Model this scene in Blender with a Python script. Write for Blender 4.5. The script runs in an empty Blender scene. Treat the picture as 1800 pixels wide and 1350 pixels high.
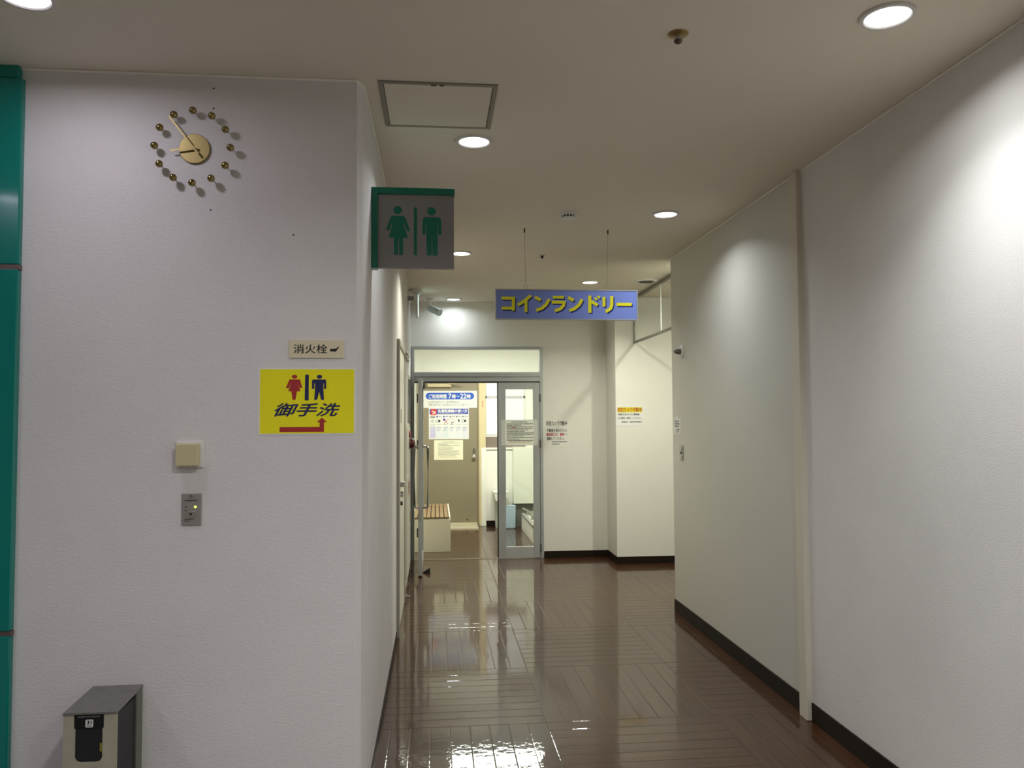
import bpy, bmesh, math, random
from mathutils import Vector, Matrix
PI = math.pi
SC = bpy.context.scene
COL = SC.collection
random.seed(7)

# ------------------------------------------------------------------ camera
F_PX, YAW, PITCH, ROLL, EYE = 1371.7, 0.09681, 0.04388, -0.00533, 1.582
fw = Vector((math.sin(YAW)*math.cos(PITCH), math.cos(YAW)*math.cos(PITCH), math.sin(PITCH)))
rt = Vector((math.cos(YAW), -math.sin(YAW), 0)); up = rt.cross(fw)
r2 = math.cos(ROLL)*rt + math.sin(ROLL)*up; u2 = -math.sin(ROLL)*rt + math.cos(ROLL)*up
cd = bpy.data.cameras.new('camera'); cam = bpy.data.objects.new('camera', cd); COL.objects.link(cam)
cam.matrix_world = Matrix(((r2.x, u2.x, -fw.x, 0), (r2.y, u2.y, -fw.y, 0), (r2.z, u2.z, -fw.z, EYE), (0, 0, 0, 1)))
cd.sensor_fit = 'HORIZONTAL'; cd.sensor_width = 36; cd.lens = F_PX/1800*36; cd.clip_start = 0.05
SC.camera = cam
# ------------------------------------------------------------------ world, exposure
w = bpy.data.worlds.new('world'); SC.world = w; w.use_nodes = True
w.node_tree.nodes['Background'].inputs[0].default_value = (0.9, 0.92, 1, 1)
w.node_tree.nodes['Background'].inputs[1].default_value = 0.02
SC.view_settings.view_transform = 'Standard'; SC.view_settings.look = 'None'
SC.view_settings.gamma = 1; SC.view_settings.use_curve_mapping = False
SC.view_settings.exposure = 0.19
SC.cycles.max_bounces = 5; SC.cycles.diffuse_bounces = 4; SC.cycles.glossy_bounces = 3; SC.cycles.transmission_bounces = 4; SC.cycles.transparent_max_bounces = 8
SC.cycles.use_adaptive_sampling = True; SC.cycles.adaptive_threshold = 0.04
SC.cycles.caustics_reflective = False; SC.cycles.caustics_refractive = False
COOL = (0.92, 0.97, 1.0); NEUT = (0.97, 0.985, 1.0); WARM = (1.0, 0.985, 0.84); BLUE = (0.84, 0.93, 1.0)
GREENY = (0.98, 1.0, 0.88); LILAC = (0.93, 0.89, 1.05)
LW = 14.0            # watts of one ceiling downlight
# lamps: name-label, x, y, colour, power factor
# ------------------------------------------------------------------ dimensions (metres, from the photograph)
H = 2.903; XL = -0.288; XR = 1.948; D0 = 3.034; D1 = 8.843; D2 = 8.367; YEND = 6.31
YB = 11.557

# ------------------------------------------------------------------ helpers
def srgb(r, g, b):
    def c(v):
        v /= 255.0
        return v/12.92 if v <= 0.04045 else ((v+0.055)/1.055)**2.4
    return (c(r), c(g), c(b), 1)
MATS = {}
def mat(name, col, rough=0.5, metal=0.0, noise=0.0, nscale=20, bump=0.0, bscale=200, emit=None, estr=0, coat=0.0, spec=0.5, trans=0.0):
    if name in MATS: return MATS[name]
    m = bpy.data.materials.new(name); m.use_nodes = True; nt = m.node_tree; b = nt.nodes['Principled BSDF']
    if len(col) == 3: col = (*col, 1)
    b.inputs['Base Color'].default_value = col
    b.inputs['Roughness'].default_value = rough; b.inputs['Metallic'].default_value = metal
    b.inputs['Specular IOR Level'].default_value = spec
    if coat: b.inputs['Coat Weight'].default_value = coat; b.inputs['Coat Roughness'].default_value = 0.08
    if trans: b.inputs['Transmission Weight'].default_value = trans
    tc = None
    if noise or bump:
        tc = nt.nodes.new('ShaderNodeTexCoord')
    if noise:
        n = nt.nodes.new('ShaderNodeTexNoise'); n.inputs['Scale'].default_value = nscale; n.inputs['Detail'].default_value = 4
        nt.links.new(tc.outputs['Object'], n.inputs['Vector'])
        mx = nt.nodes.new('ShaderNodeMix'); mx.data_type = 'RGBA'
        mx.inputs[6].default_value = tuple(c*(1-noise) for c in col[:3])+(1,)
        mx.inputs[7].default_value = tuple(min(1, c*(1+noise)) for c in col[:3])+(1,)
        nt.links.new(n.outputs['Fac'], mx.inputs[0]); nt.links.new(mx.outputs[2], b.inputs['Base Color'])
    if bump:
        n = nt.nodes.new('ShaderNodeTexNoise'); n.inputs['Scale'].default_value = bscale; n.inputs['Detail'].default_value = 2
        nt.links.new(tc.outputs['Object'], n.inputs['Vector'])
        bp = nt.nodes.new('ShaderNodeBump'); bp.inputs['Strength'].default_value = bump; bp.inputs['Distance'].default_value = 0.002
        nt.links.new(n.outputs['Fac'], bp.inputs['Height']); nt.links.new(bp.outputs['Normal'], b.inputs['Normal'])
    if emit:
        b.inputs['Emission Color'].default_value = (*emit[:3], 1); b.inputs['Emission Strength'].default_value = estr
    MATS[name] = m
    return m

def wallpaper(name, col, strength=0.35, scale=1.0):
    """off-white vinyl wallpaper with a horizontal emboss and faint blotches"""
    m = bpy.data.materials.new(name); m.use_nodes = True; nt = m.node_tree; b = nt.nodes['Principled BSDF']
    b.inputs['Roughness'].default_value = 0.62; b.inputs['Specular IOR Level'].default_value = 0.3
    tc = nt.nodes.new('ShaderNodeTexCoord')
    mp = nt.nodes.new('ShaderNodeMapping'); mp.inputs['Scale'].default_value = (1.0*scale, 1.0*scale, 2.6*scale)
    nt.links.new(tc.outputs['Object'], mp.inputs['Vector'])
    n1 = nt.nodes.new('ShaderNodeTexNoise'); n1.inputs['Scale'].default_value = 75; n1.inputs['Detail'].default_value = 3
    nt.links.new(mp.outputs[0], n1.inputs['Vector'])
    bp = nt.nodes.new('ShaderNodeBump'); bp.inputs['Strength'].default_value = strength; bp.inputs['Distance'].default_value = 0.004
    nt.links.new(n1.outputs['Fac'], bp.inputs['Height']); nt.links.new(bp.outputs[0], b.inputs['Normal'])
    n2 = nt.nodes.new('ShaderNodeTexNoise'); n2.inputs['Scale'].default_value = 2.2; n2.inputs['Detail'].default_value = 5
    nt.links.new(tc.outputs['Object'], n2.inputs['Vector'])
    rp = nt.nodes.new('ShaderNodeValToRGB'); rp.color_ramp.elements[0].position = 0.3; rp.color_ramp.elements[1].position = 0.7
    rp.color_ramp.elements[0].color = tuple(c*0.93 for c in col[:3])+(1,); rp.color_ramp.elements[1].color = tuple(col[:3])+(1,)
    nt.links.new(n2.outputs['Fac'], rp.inputs[0]); nt.links.new(rp.outputs[0], b.inputs['Base Color'])
    MATS[name] = m
    return m

def new_obj(name, me, m, parent=None):
    o = bpy.data.objects.new(name, me); COL.objects.link(o)
    if m is not None and not me.materials: me.materials.append(m)
    if parent is not None: o.parent = parent
    return o
def tag(o, label=None, cat=None, group=None, kind=None):
    if label: o['label'] = label
    if cat: o['category'] = cat
    if group: o['group'] = group
    if kind: o['kind'] = kind
    return o
def empty(name, loc, label, cat, rz=0, group=None):
    o = bpy.data.objects.new(name, None); COL.objects.link(o); o.location = loc; o.rotation_euler = (0, 0, rz)
    o.empty_display_size = 0.1
    return tag(o, label, cat, group)

class MB:
    """collects shapes into one mesh"""
    def __init__(s): s.bm = bmesh.new()
    def box(s, x0, x1, y0, y1, z0, z1, bev=0.0, seg=1):
        g = bmesh.ops.create_cube(s.bm, size=1)
        for v in g['verts']:
            v.co = Vector((x0+(v.co.x+.5)*(x1-x0), y0+(v.co.y+.5)*(y1-y0), z0+(v.co.z+.5)*(z1-z0)))
        if bev:
            es = set(e for v in g['verts'] for e in v.link_edges)
            bmesh.ops.bevel(s.bm, geom=list(es), offset=bev, segments=seg, affect='EDGES', profile=0.5)
        return s
    def prism(s, pts, axis, a0, a1):
        """polygon pts (2-D) extruded along axis from a0 to a1. axis 'y': pts=(x,z); 'z': (x,y); 'x': (y,z)"""
        def P(p, a):
            return {'y': (p[0], a, p[1]), 'z': (p[0], p[1], a), 'x': (a, p[0], p[1])}[axis]
        A = [s.bm.verts.new(P(p, a0)) for p in pts]; B = [s.bm.verts.new(P(p, a1)) for p in pts]
        n = len(pts)
        s.bm.faces.new(A); s.bm.faces.new(B[::-1])
        for i in range(n):
            s.bm.faces.new((A[i], B[i], B[(i+1) % n], A[(i+1) % n]))
        return s
    def lathe(s, prof, seg=32, mtx=None, cap=True):
        """profile [(r,z)] around z"""
        rings = []
        for r, z in prof:
            ring = []
            for i in range(seg):
                a = 2*PI*i/seg
                p = Vector((r*math.cos(a), r*math.sin(a), z))
                ring.append(s.bm.verts.new(mtx @ p if mtx else p))
            rings.append(ring)
        for k in range(len(rings)-1):
            A, B = rings[k], rings[k+1]
            for i in range(seg):
                s.bm.faces.new((A[i], A[(i+1) % seg], B[(i+1) % seg], B[i]))
        if cap:
            s.bm.faces.new(rings[0][::-1]); s.bm.faces.new(rings[-1])
        return s
    def cyl(s, p, q, r, seg=16, r1=None):
        p, q = Vector(p), Vector(q); d = q-p; L = d.length
        m = Matrix.Translation(p) @ d.to_track_quat('Z', 'Y').to_matrix().to_4x4()
        return s.lathe([(r, 0), (r if r1 is None else r1, L)], seg, m)
    def tube(s, pts, r, seg=8):
        pts = [Vector(p) for p in pts]; rings = []
        for i, p in enumerate(pts):
            d = (pts[min(i+1, len(pts)-1)]-pts[max(i-1, 0)]).normalized()
            q = d.to_track_quat('Z', 'Y')
            rings.append([s.bm.verts.new(p+q @ Vector((r*math.cos(2*PI*k/seg), r*math.sin(2*PI*k/seg), 0))) for k in range(seg)])
        for A, B in zip(rings, rings[1:]):
            for k in range(seg): s.bm.faces.new((A[k], A[(k+1) % seg], B[(k+1) % seg], B[k]))
        s.bm.faces.new(rings[0][::-1]); s.bm.faces.new(rings[-1])
        return s
    def sphere(s, c, r, u=20, v=12, sc=(1, 1, 1)):
        g = bmesh.ops.create_uvsphere(s.bm, u_segments=u, v_segments=v, radius=r)
        for q in g['verts']: q.co = Vector((q.co.x*sc[0]+c[0], q.co.y*sc[1]+c[1], q.co.z*sc[2]+c[2]))
        return s
    def build(s, name, m, parent=None, smooth=False):
        bmesh.ops.recalc_face_normals(s.bm, faces=s.bm.faces[:])
        me = bpy.data.meshes.new(name); s.bm.to_mesh(me); s.bm.free()
        if smooth:
            me.polygons.foreach_set('use_smooth', [True]*len(me.polygons))
            try: me.set_sharp_from_angle(angle=math.radians(40))
            except Exception: pass
        return new_obj(name, me, m, parent)

def struct(o, label=None):
    o['kind'] = 'structure'
    if label: o['label'] = label
    return o

def flat(polys, name, m, parent, y, t=0.0004):
    """thin printed polygons [(x,z)...] lying at local depth y (outwards is -y)"""
    b = MB()
    for i, p in enumerate(polys): b.prism(p, 'y', y-t-(i % 7)*.00012, y)
    return b.build(name, m, parent)
def rect(x0, x1, z0, z1): return [(x0, z0), (x1, z0), (x1, z1), (x0, z1)]
def ell(cx, cz, rx, rz=None, n=28):
    rz = rz or rx
    return [(cx+rx*math.cos(2*PI*i/n), cz+rz*math.sin(2*PI*i/n)) for i in range(n)]
def rrect(x0, x1, z0, z1, r, n=6):
    o = []
    for cx, cz, a in ((x1-r, z0+r, -PI/2), (x1-r, z1-r, 0), (x0+r, z1-r, PI/2), (x0+r, z0+r, PI)):
        for i in range(n+1):
            t = a+PI/2*i/n; o.append((cx+r*math.cos(t), cz+r*math.sin(t)))
    return o
def stroke(pts, wd):
    """ribbon polygon along a polyline (square ends)"""
    P = [Vector((p[0], p[1])) for p in pts]; L = []; R = []
    for i, p in enumerate(P):
        if i == 0: d = (P[1]-P[0]).normalized(); n = Vector((-d.y, d.x)); k = 1
        elif i == len(P)-1: d = (P[-1]-P[-2]).normalized(); n = Vector((-d.y, d.x)); k = 1
        else:
            d1 = (P[i]-P[i-1]).normalized(); d2 = (P[i+1]-P[i]).normalized(); d = (d1+d2).normalized(); n = Vector((-d.y, d.x)); k = 1/max(.5, d.dot(d1))
        L.append(tuple(p+n*wd/2*k)); R.append(tuple(p-n*wd/2*k))
    return L+R[::-1]

def lettering(body, x0, x1, z0, z1, m, parent, y, bold=0.0, shear=0.0, name='lettering', t=0.0004):
    """text mesh fitted into the box, lying in the local xz plane at depth y; bold strokes come from slightly shifted copies"""
    c = bpy.data.curves.new('tmp', 'FONT'); c.body = body; c.resolution_u = 3
    o = bpy.data.objects.new('tmp', c); COL.objects.link(o); bpy.context.view_layer.update()
    src = bpy.data.meshes.new_from_object(o.evaluated_get(bpy.context.evaluated_depsgraph_get()))
    bpy.data.objects.remove(o); bpy.data.curves.remove(c)
    P = [(v.co.x+shear*v.co.y, v.co.y) for v in src.vertices]; Fs = [tuple(p.vertices) for p in src.polygons]
    a0, a1, b0, b1 = min(p[0] for p in P), max(p[0] for p in P), min(p[1] for p in P), max(p[1] for p in P)
    vs, fs = [], []
    sh = [(0, 0)] if not bold else [(-bold, 0), (bold, 0), (0, -bold), (0, bold), (0, 0)]
    for k, (dx, dy) in enumerate(sh):
        n = len(vs)
        for px, py in P:
            vs.append((x0+(px+dx-a0+bold)/(a1-a0+2*bold)*(x1-x0), y-t-k*.00006, z0+(py+dy-b0+bold)/(b1-b0+2*bold)*(z1-z0)))
        fs += [tuple(i+n for i in f) for f in Fs]
    bpy.data.meshes.remove(src)
    me = bpy.data.meshes.new(name); me.from_pydata(vs, [], fs)
    return new_obj(name, me, m, parent)
def fine_print(rows, m, parent, y, name='fine_print', seed=1, gap=0.25):
    """rows = [(x0,x1,zc,h)]: short broken strokes of small print too small to read"""
    rnd = random.Random(seed); polys = []
    for x0, x1, zc, h in rows:
        x = x0
        while x < x1:
            wd = h*rnd.uniform(.5, .9); polys.append(rect(x, min(x+wd, x1), zc-h*rnd.uniform(.25, .5), zc+h*rnd.uniform(.25, .5)))
            x += wd+h*rnd.uniform(.1, .1+gap)
    o = flat(polys, name, m, parent, y); o['kind'] = 'stuff'
    return o

# ------------------------------------------------------------------ materials
M_WALL = wallpaper('wallpaper_front', srgb(227, 223, 220), 0.32)
M_WALLR = wallpaper('wallpaper_right', srgb(228, 225, 221), 0.18)
M_WALLP = mat('wall_paint_plain', srgb(226, 224, 214), 0.55, noise=0.03, nscale=6)
M_CEIL = mat('ceiling_board', srgb(228, 219, 201), 0.8, noise=0.03, nscale=3)
M_CREAM = mat('cream_paint', srgb(240, 239, 230), 0.5, noise=0.03, nscale=8)
M_BASE = mat('baseboard_vinyl', srgb(34, 26, 21), 0.5, spec=0.15)
M_TRIM = mat('trim_cream', srgb(214, 208, 190), 0.5)
M_BEAD = mat('ceiling_bead', srgb(240, 234, 222), 0.5)
M_ALU = mat('brushed_aluminium', srgb(178, 180, 178), 0.42, 0.35, bump=0.05, bscale=300)
M_ALUD = mat('shadow_gap_black', srgb(25, 24, 23), 0.6)
M_CHROME = mat('chrome', srgb(200, 198, 194), 0.16, 1.0)
M_STEEL = mat('stainless', srgb(178, 174, 166), 0.38, 0.6)
M_BLACK = mat('black_plastic', srgb(22, 21, 21), 0.45)
M_WHITE = mat('white_plastic', srgb(228, 226, 220), 0.45)
M_PAPER = mat('white_paper', srgb(226, 226, 221), 0.6)
M_INK = mat('black_ink', srgb(28, 27, 26), 0.6)
M_GREYINK = mat('grey_ink', srgb(120, 122, 122), 0.6)
M_RED = mat('red_ink', srgb(170, 42, 40), 0.6)
M_NAVY = mat('navy_ink', srgb(24, 32, 82), 0.5)
M_BLUEINK = mat('blue_ink', srgb(28, 84, 190), 0.5)
M_YELLOW = mat('yellow_print', srgb(222, 206, 22), 0.35, noise=0.05, nscale=9)
M_GOLD = mat('polished_brass', (0.34, 0.27, 0.11, 1), 0.09, 1.0)
M_GOLDB = mat('brushed_brass', (0.30, 0.235, 0.10, 1), 0.42, 1.0, bump=0.04, bscale=300)

def glass_mat(name, tint=(0.975, 0.99, 0.98), ior=1.5):
    m = bpy.data.materials.new(name); m.use_nodes = True; nt = m.node_tree; nt.nodes.clear()
    out = nt.nodes.new('ShaderNodeOutputMaterial'); tr = nt.nodes.new('ShaderNodeBsdfTransparent'); gl = nt.nodes.new('ShaderNodeBsdfGlossy')
    tr.inputs[0].default_value = (*tint, 1); gl.inputs['Roughness'].default_value = 0.03; gl.inputs[0].default_value = (1, 1, 1, 1)
    fr = nt.nodes.new('ShaderNodeFresnel')
    ge = nt.nodes.new('ShaderNodeNewGeometry'); io = nt.nodes.new('ShaderNodeMath'); io.operation = 'MULTIPLY_ADD'; io.inputs[1].default_value = 1/ior-ior; io.inputs[2].default_value = ior
    nt.links.new(ge.outputs['Backfacing'], io.inputs[0]); nt.links.new(io.outputs[0], fr.inputs[0])
    mx = nt.nodes.new('ShaderNodeMixShader')
    nt.links.new(fr.outputs[0], mx.inputs[0]); nt.links.new(tr.outputs[0], mx.inputs[1]); nt.links.new(gl.outputs[0], mx.inputs[2]); nt.links.new(mx.outputs[0], out.inputs[0])
    MATS[name] = m
    return m
M_GLASS = glass_mat('clear_glass')
M_SCREEN = glass_mat('coated_screen_glass', (0.985, 0.995, 0.985), 1.2)

def floor_mat():
    m = bpy.data.materials.new('floor_wood'); m.use_nodes = True; nt = m.node_tree; b = nt.nodes['Principled BSDF']
    tc = nt.nodes.new('ShaderNodeTexCoord'); oi = nt.nodes.new('ShaderNodeObjectInfo')
    mp = nt.nodes.new('ShaderNodeMapping'); mp.inputs['Scale'].default_value = (2.2, 34, 10)
    nt.links.new(tc.outputs['Object'], mp.inputs['Vector'])
    ad = nt.nodes.new('ShaderNodeVectorMath'); ad.operation = 'ADD'
    ml = nt.nodes.new('ShaderNodeMath'); ml.operation = 'MULTIPLY'; ml.inputs[1].default_value = 37.0
    nt.links.new(oi.outputs['Random'], ml.inputs[0]); nt.links.new(mp.outputs[0], ad.inputs[0]); nt.links.new(ml.outputs[0], ad.inputs[1])
    n = nt.nodes.new('ShaderNodeTexNoise'); n.inputs['Scale'].default_value = 1.0; n.inputs['Detail'].default_value = 6
    nt.links.new(ad.outputs[0], n.inputs['Vector'])
    rp = nt.nodes.new('ShaderNodeValToRGB'); rp.color_ramp.elements[0].position = 0.3; rp.color_ramp.elements[1].position = 0.75
    rp.color_ramp.elements[0].color = srgb(57, 33, 18); rp.color_ramp.elements[1].color = srgb(71, 43, 24)
    nt.links.new(n.outputs['Fac'], rp.inputs[0])
    hv = nt.nodes.new('ShaderNodeHueSaturation'); vm = nt.nodes.new('ShaderNodeMath'); vm.operation = 'MULTIPLY_ADD'; vm.inputs[1].default_value = 0.12; vm.inputs[2].default_value = 0.94
    nt.links.new(oi.outputs['Random'], vm.inputs[0]); nt.links.new(vm.outputs[0], hv.inputs['Value']); nt.links.new(rp.outputs[0], hv.inputs['Color'])
    nt.links.new(hv.outputs[0], b.inputs['Base Color'])
    b.inputs['Roughness'].default_value = 0.35
    b.inputs['Specular IOR Level'].default_value = 0.08; b.inputs['Coat Weight'].default_value = 0.85; b.inputs['Coat Roughness'].default_value = 0.03; b.inputs['Coat IOR'].default_value = 1.36
    geo = nt.nodes.new('ShaderNodeNewGeometry')
    wv = nt.nodes.new('ShaderNodeTexNoise'); wv.inputs['Scale'].default_value = 26.0; wv.inputs['Detail'].default_value = 2
    nt.links.new(geo.outputs['Position'], wv.inputs['Vector'])
    bp = nt.nodes.new('ShaderNodeBump'); bp.inputs['Strength'].default_value = 0.045; bp.inputs['Distance'].default_value = 0.01
    nt.links.new(wv.outputs['Fac'], bp.inputs['Height'])
    nt.links.new(bp.outputs[0], b.inputs['Coat Normal']); nt.links.new(bp.outputs[0], b.inputs['Normal'])
    return m
M_FLOOR = floor_mat()
M_SUB = mat('floor_joint_dark', srgb(58, 46, 38), 0.4)

# ------------------------------------------------------------------ the shell
HX0, HX1, HY0 = -5.0, 5.2, -4.0
floor = struct(MB().box(HX0, HX1, HY0, 12.0, -0.1, -0.004).build('floor', M_SUB), 'glossy dark brown plank floor laid in a basket pattern')
ceil_ = struct(MB().box(HX0, HX1, HY0, D1+.1, H, H+.1).build('ceiling', M_CEIL), 'plain warm white ceiling above hall and corridor')

# floor planks, basket-weave blocks of nine 0.1 x 0.9 m planks
X0, Y0, PW, BL = 0.5684, 4.095, 0.1, 0.9
PM = {}
def plank_mesh(lx, ly):
    """plank lx long (local x), ly wide, small chamfers, top at z=0"""
    k = (round(lx, 3), round(ly, 3))
    if k not in PM:
        g = 0.0005; c = 0.0030; a, b = lx/2-g, ly/2-g
        vs = [(-a, -b, -.003), (a, -b, -.003), (a, b, -.003), (-a, b, -.003), (-a, -b, -.0005), (a, -b, -.0005), (a, b, -.0005), (-a, b, -.0005),
              (-a+c, -b+c, 0), (a-c, -b+c, 0), (a-c, b-c, 0), (-a+c, b-c, 0)]
        fs = [(8, 9, 10, 11)]
        for i in range(4):
            j = (i+1) % 4; fs += [(i, j, 4+j, 4+i), (4+i, 4+j, 8+j, 8+i)]
        me = bpy.data.meshes.new('plank'); me.from_pydata(vs, [], fs); me.materials.append(M_FLOOR); PM[k] = me
    return PM[k]
zones = [(XL, XR, 3.2, D1+.12), (XR, 3.0, YEND, D2), (-0.45, 1.75, D1+.12, 11.5)]
def planks():
    out = []
    for (zx0, zx1, zy0, zy1) in zones:
        for bi in range(-8, 6):
            for bj in range(-10, 10):
                bx, by = X0+bi*BL, Y0+bj*BL
                if bx >= zx1 or bx+BL <= zx0 or by >= zy1 or by+BL <= zy0: continue
                lateral = (bi+bj) % 2 == 1     # block left of the long seam at Y0 lies crosswise
                for k in range(9):
                    if lateral: r = (bx, bx+BL, by+k*PW, by+(k+1)*PW)
                    else: r = (bx+k*PW, bx+(k+1)*PW, by, by+BL)
                    a0, a1, b0, b1 = max(r[0], zx0), min(r[1], zx1), max(r[2], zy0), min(r[3], zy1)
                    if a1-a0 < .006 or b1-b0 < .006: continue
                    out.append((a0, a1, b0, b1, lateral))
    return out
PL = planks()
# those that show largest are single planks, the rest one joined part
def vis(p):
    cx, cy = (p[0]+p[1])/2, (p[2]+p[3])/2
    return (p[1]-p[0])*(p[3]-p[2])/max(1, cy)**2 if cy > 3.3 else 0
PL.sort(key=lambda p: -vis(p))
for (a0, a1, b0, b1, lat) in PL[:300]:
    lx, ly = (a1-a0, b1-b0) if lat else (b1-b0, a1-a0)
    o = new_obj('plank', plank_mesh(lx, ly), None, floor)
    o.location = ((a0+a1)/2, (b0+b1)/2, 0); o.rotation_euler = (0, 0, 0 if lat else PI/2)
rest = MB()
for (a0, a1, b0, b1, lat) in PL[300:]: rest.box(a0+.001, a1-.001, b0+.001, b1-.001, -.003, 0)
ro = rest.build('outer_planks', M_FLOOR, floor); ro['kind'] = 'stuff'
hf = MB()  # unseen hall floor, tiles added to bounce light onto ceiling and walls
for i in range(int((XR-HX0)/.45)+1):
    for j in range(int((3.2-HY0)/.45)+1):
        x0, y0 = XR-.45*(i+1), 3.2-.45*(j+1)
        y1 = y0+.45
        if x0 < XL-.1 and y1 > D0: y1 = D0
        hf.box(max(x0, HX0)+.001, x0+.449, max(y0, HY0)+.001, y1-.001, -.004, 0)
hf = hf.build('hall_bounce_tiles', mat('hall_bounce_tile', srgb(138, 132, 125), .35, noise=.04, nscale=5), floor); hf['kind'] = 'stuff'

# wall carrying the clock, with a chamfered corner, running on as the corridor's left wall
DOOR2 = (8.10, 8.80, 2.04)
struct(MB().prism([(HX0, D0), (-0.306, D0), (XL, D0+.045), (XL, D0+.25), (HX0, D0+.25)], 'z', 0, H).build('wall_front', M_WALL), 'embossed off-white wall carrying the brass clock')
struct(MB().box(XL-.25, XL, D0+.25, DOOR2[0], 0, H).build('wall_left', M_WALL), 'off-white left wall of the corridor behind the clock wall corner')
struct(MB().prism([(DOOR2[0], DOOR2[2]), (DOOR2[1], DOOR2[2]), (DOOR2[1], 0), (D1+.1, 0), (D1+.1, H), (DOOR2[0], H)], 'x', XL-.25, XL).build('wall_left_end', M_WALL), 'stretch of corridor wall around a dark recessed doorway')
M_PART = mat('partition_paint', srgb(208, 206, 197), 0.5, noise=0.02, nscale=4)
struct(MB().box(XR, XR+.35, HY0, 4.0, 0, H).build('wall_right', M_WALLR), 'near right wall in off-white textured wallpaper')
struct(MB().box(XR, XR+.35, 4.0, YEND, 0, H).build('wall_right_far', M_PART), 'smooth grey-white far stretch of the right wall beyond the cover strip')
struct(MB().box(XR+.35, HX1, YEND-.2, YEND, 0, H).build('wall_nook_near', M_WALLP), 'near wall of the side passage hidden behind the right wall')
struct(MB().prism([(XL-.25, 0), (-0.28, 0), (-0.28, 2.40), (1.212, 2.40), (1.212, 0), (XR+.02, 0), (XR+.02, H), (XL-.25, H)], 'y', D1, D1+.12).build('wall_far', M_WALLP), 'pale end wall around the laundry doorway')
struct(MB().box(XR, HX1, D2, D1+.12, 0, H).build('wall_nook_back', M_WALLP), 'bright cream projecting wall face behind the side passage')
struct(MB().box(HX1-.1, HX1, YEND, D2, 0, H).build('wall_nook_end', M_WALLP), 'end wall of the side passage out of sight')
struct(MB().box(HX0, HX1, HY0-.1, HY0, 0, H).build('wall_behind', M_WALLP), 'hall wall behind the viewer')
struct(MB().box(HX0-.1, HX0, HY0, D0, 0, H).build('wall_hall_side', M_WALLP), 'hall side wall far to the left')
# laundry room shell
LX0, LX1, LH = -0.5, 2.7, 2.78
struct(MB().box(LX0, LX1, D1+.12, YB+.5, LH, LH+.08).build('ceiling_laundry', M_CREAM), 'cream ceiling of the laundry room')
struct(MB().box(LX0-.1, LX0, D1+.12, YB+.5, 0, LH).build('wall_laundry_left', M_CREAM), 'cream left wall of the laundry room')
struct(MB().box(LX1, LX1+.1, D1+.12, YB+.5, 0, LH).build('wall_laundry_right', M_CREAM), 'cream right wall of the laundry room')
struct(MB().box(LX0, LX1, YB+.04, YB+.14, 0, LH).build('wall_laundry_back', M_CREAM), 'cream back wall of the laundry room behind the brown door')

for hx_, hz_ in ((-.848, 2.851), (-.847, 2.773), (-.854, 2.380), (-.545, 2.290)):
    MB().cyl((hx_, D0-.0006, hz_), (hx_, D0+.002, hz_), .0035, 8).build('nail_hole', M_BLACK, bpy.data.objects['wall_front'])
# beads, baseboards, upright trim
def bead(name, pts, label):
    return struct(MB().tube(pts, 0.006, 6).build(name, M_BEAD), label)
bead('trim_1', [(HX0, D0-.003, H-.004), (-0.306, D0-.003, H-.004), (XL+.003, D0+.045, H-.004), (XL+.003, D1, H-.004)], 'thin white bead where clock wall meets ceiling')
bead('trim_2', [(XR-.003, HY0, H-.004), (XR-.003, YEND, H-.004)], 'thin white bead along the top of the right wall')
bead('trim_4', [(XL+.003, D1-.003, H-.004), (XR, D1-.003, H-.004)], 'thin bead along the top of the far wall')
struct(MB().box(XR-.03, XR+.01, 3.965, 4.05, 0, H, .003).build('trim_3', M_TRIM), 'upright cream cover strip dividing the right wall')
struct(MB().box(XR-.006, XR+.01, HY0, 3.963, 0, .096, .002).build('baseboard_right_near', M_BASE), 'dark brown baseboard along the near right wall')
struct(MB().box(XR-.006, XR+.01, 4.052, YEND+.006, 0, .098, .002).build('baseboard_right_far', M_BASE), 'dark brown baseboard along the far right wall')
struct(MB().box(1.214, XR, D1-.006, D1+.01, 0, .075, .002).build('baseboard_far', M_BASE), 'dark baseboard right of the laundry doorway')
struct(MB().prism([(XR-.006, D1), (XR-.006, D2-.006), (3.4, D2-.006), (3.4, D2+.01), (XR+.01, D2+.01), (XR+.01, D1)], 'z', 0, .078).build('baseboard_nook', M_BASE), 'dark baseboard round the projecting wall corner')
struct(MB().prism([(HX0, D0-.006), (-.308, D0-.006), (XL+.006, D0+.043), (XL+.006, 5.74), (XL-.01, 5.74), (XL-.01, D0+.05), (-.31, D0+.01), (HX0, D0+.01)], 'z', 0, .05).build('baseboard_left', M_BASE), 'low dark baseboard along the left corridor wall')
struct(MB().box(XL-.01, XL+.006, 8.02, 8.1, 0, .075).build('baseboard_left_end', M_BASE), 'short dark baseboard before the recessed doorway')

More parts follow.
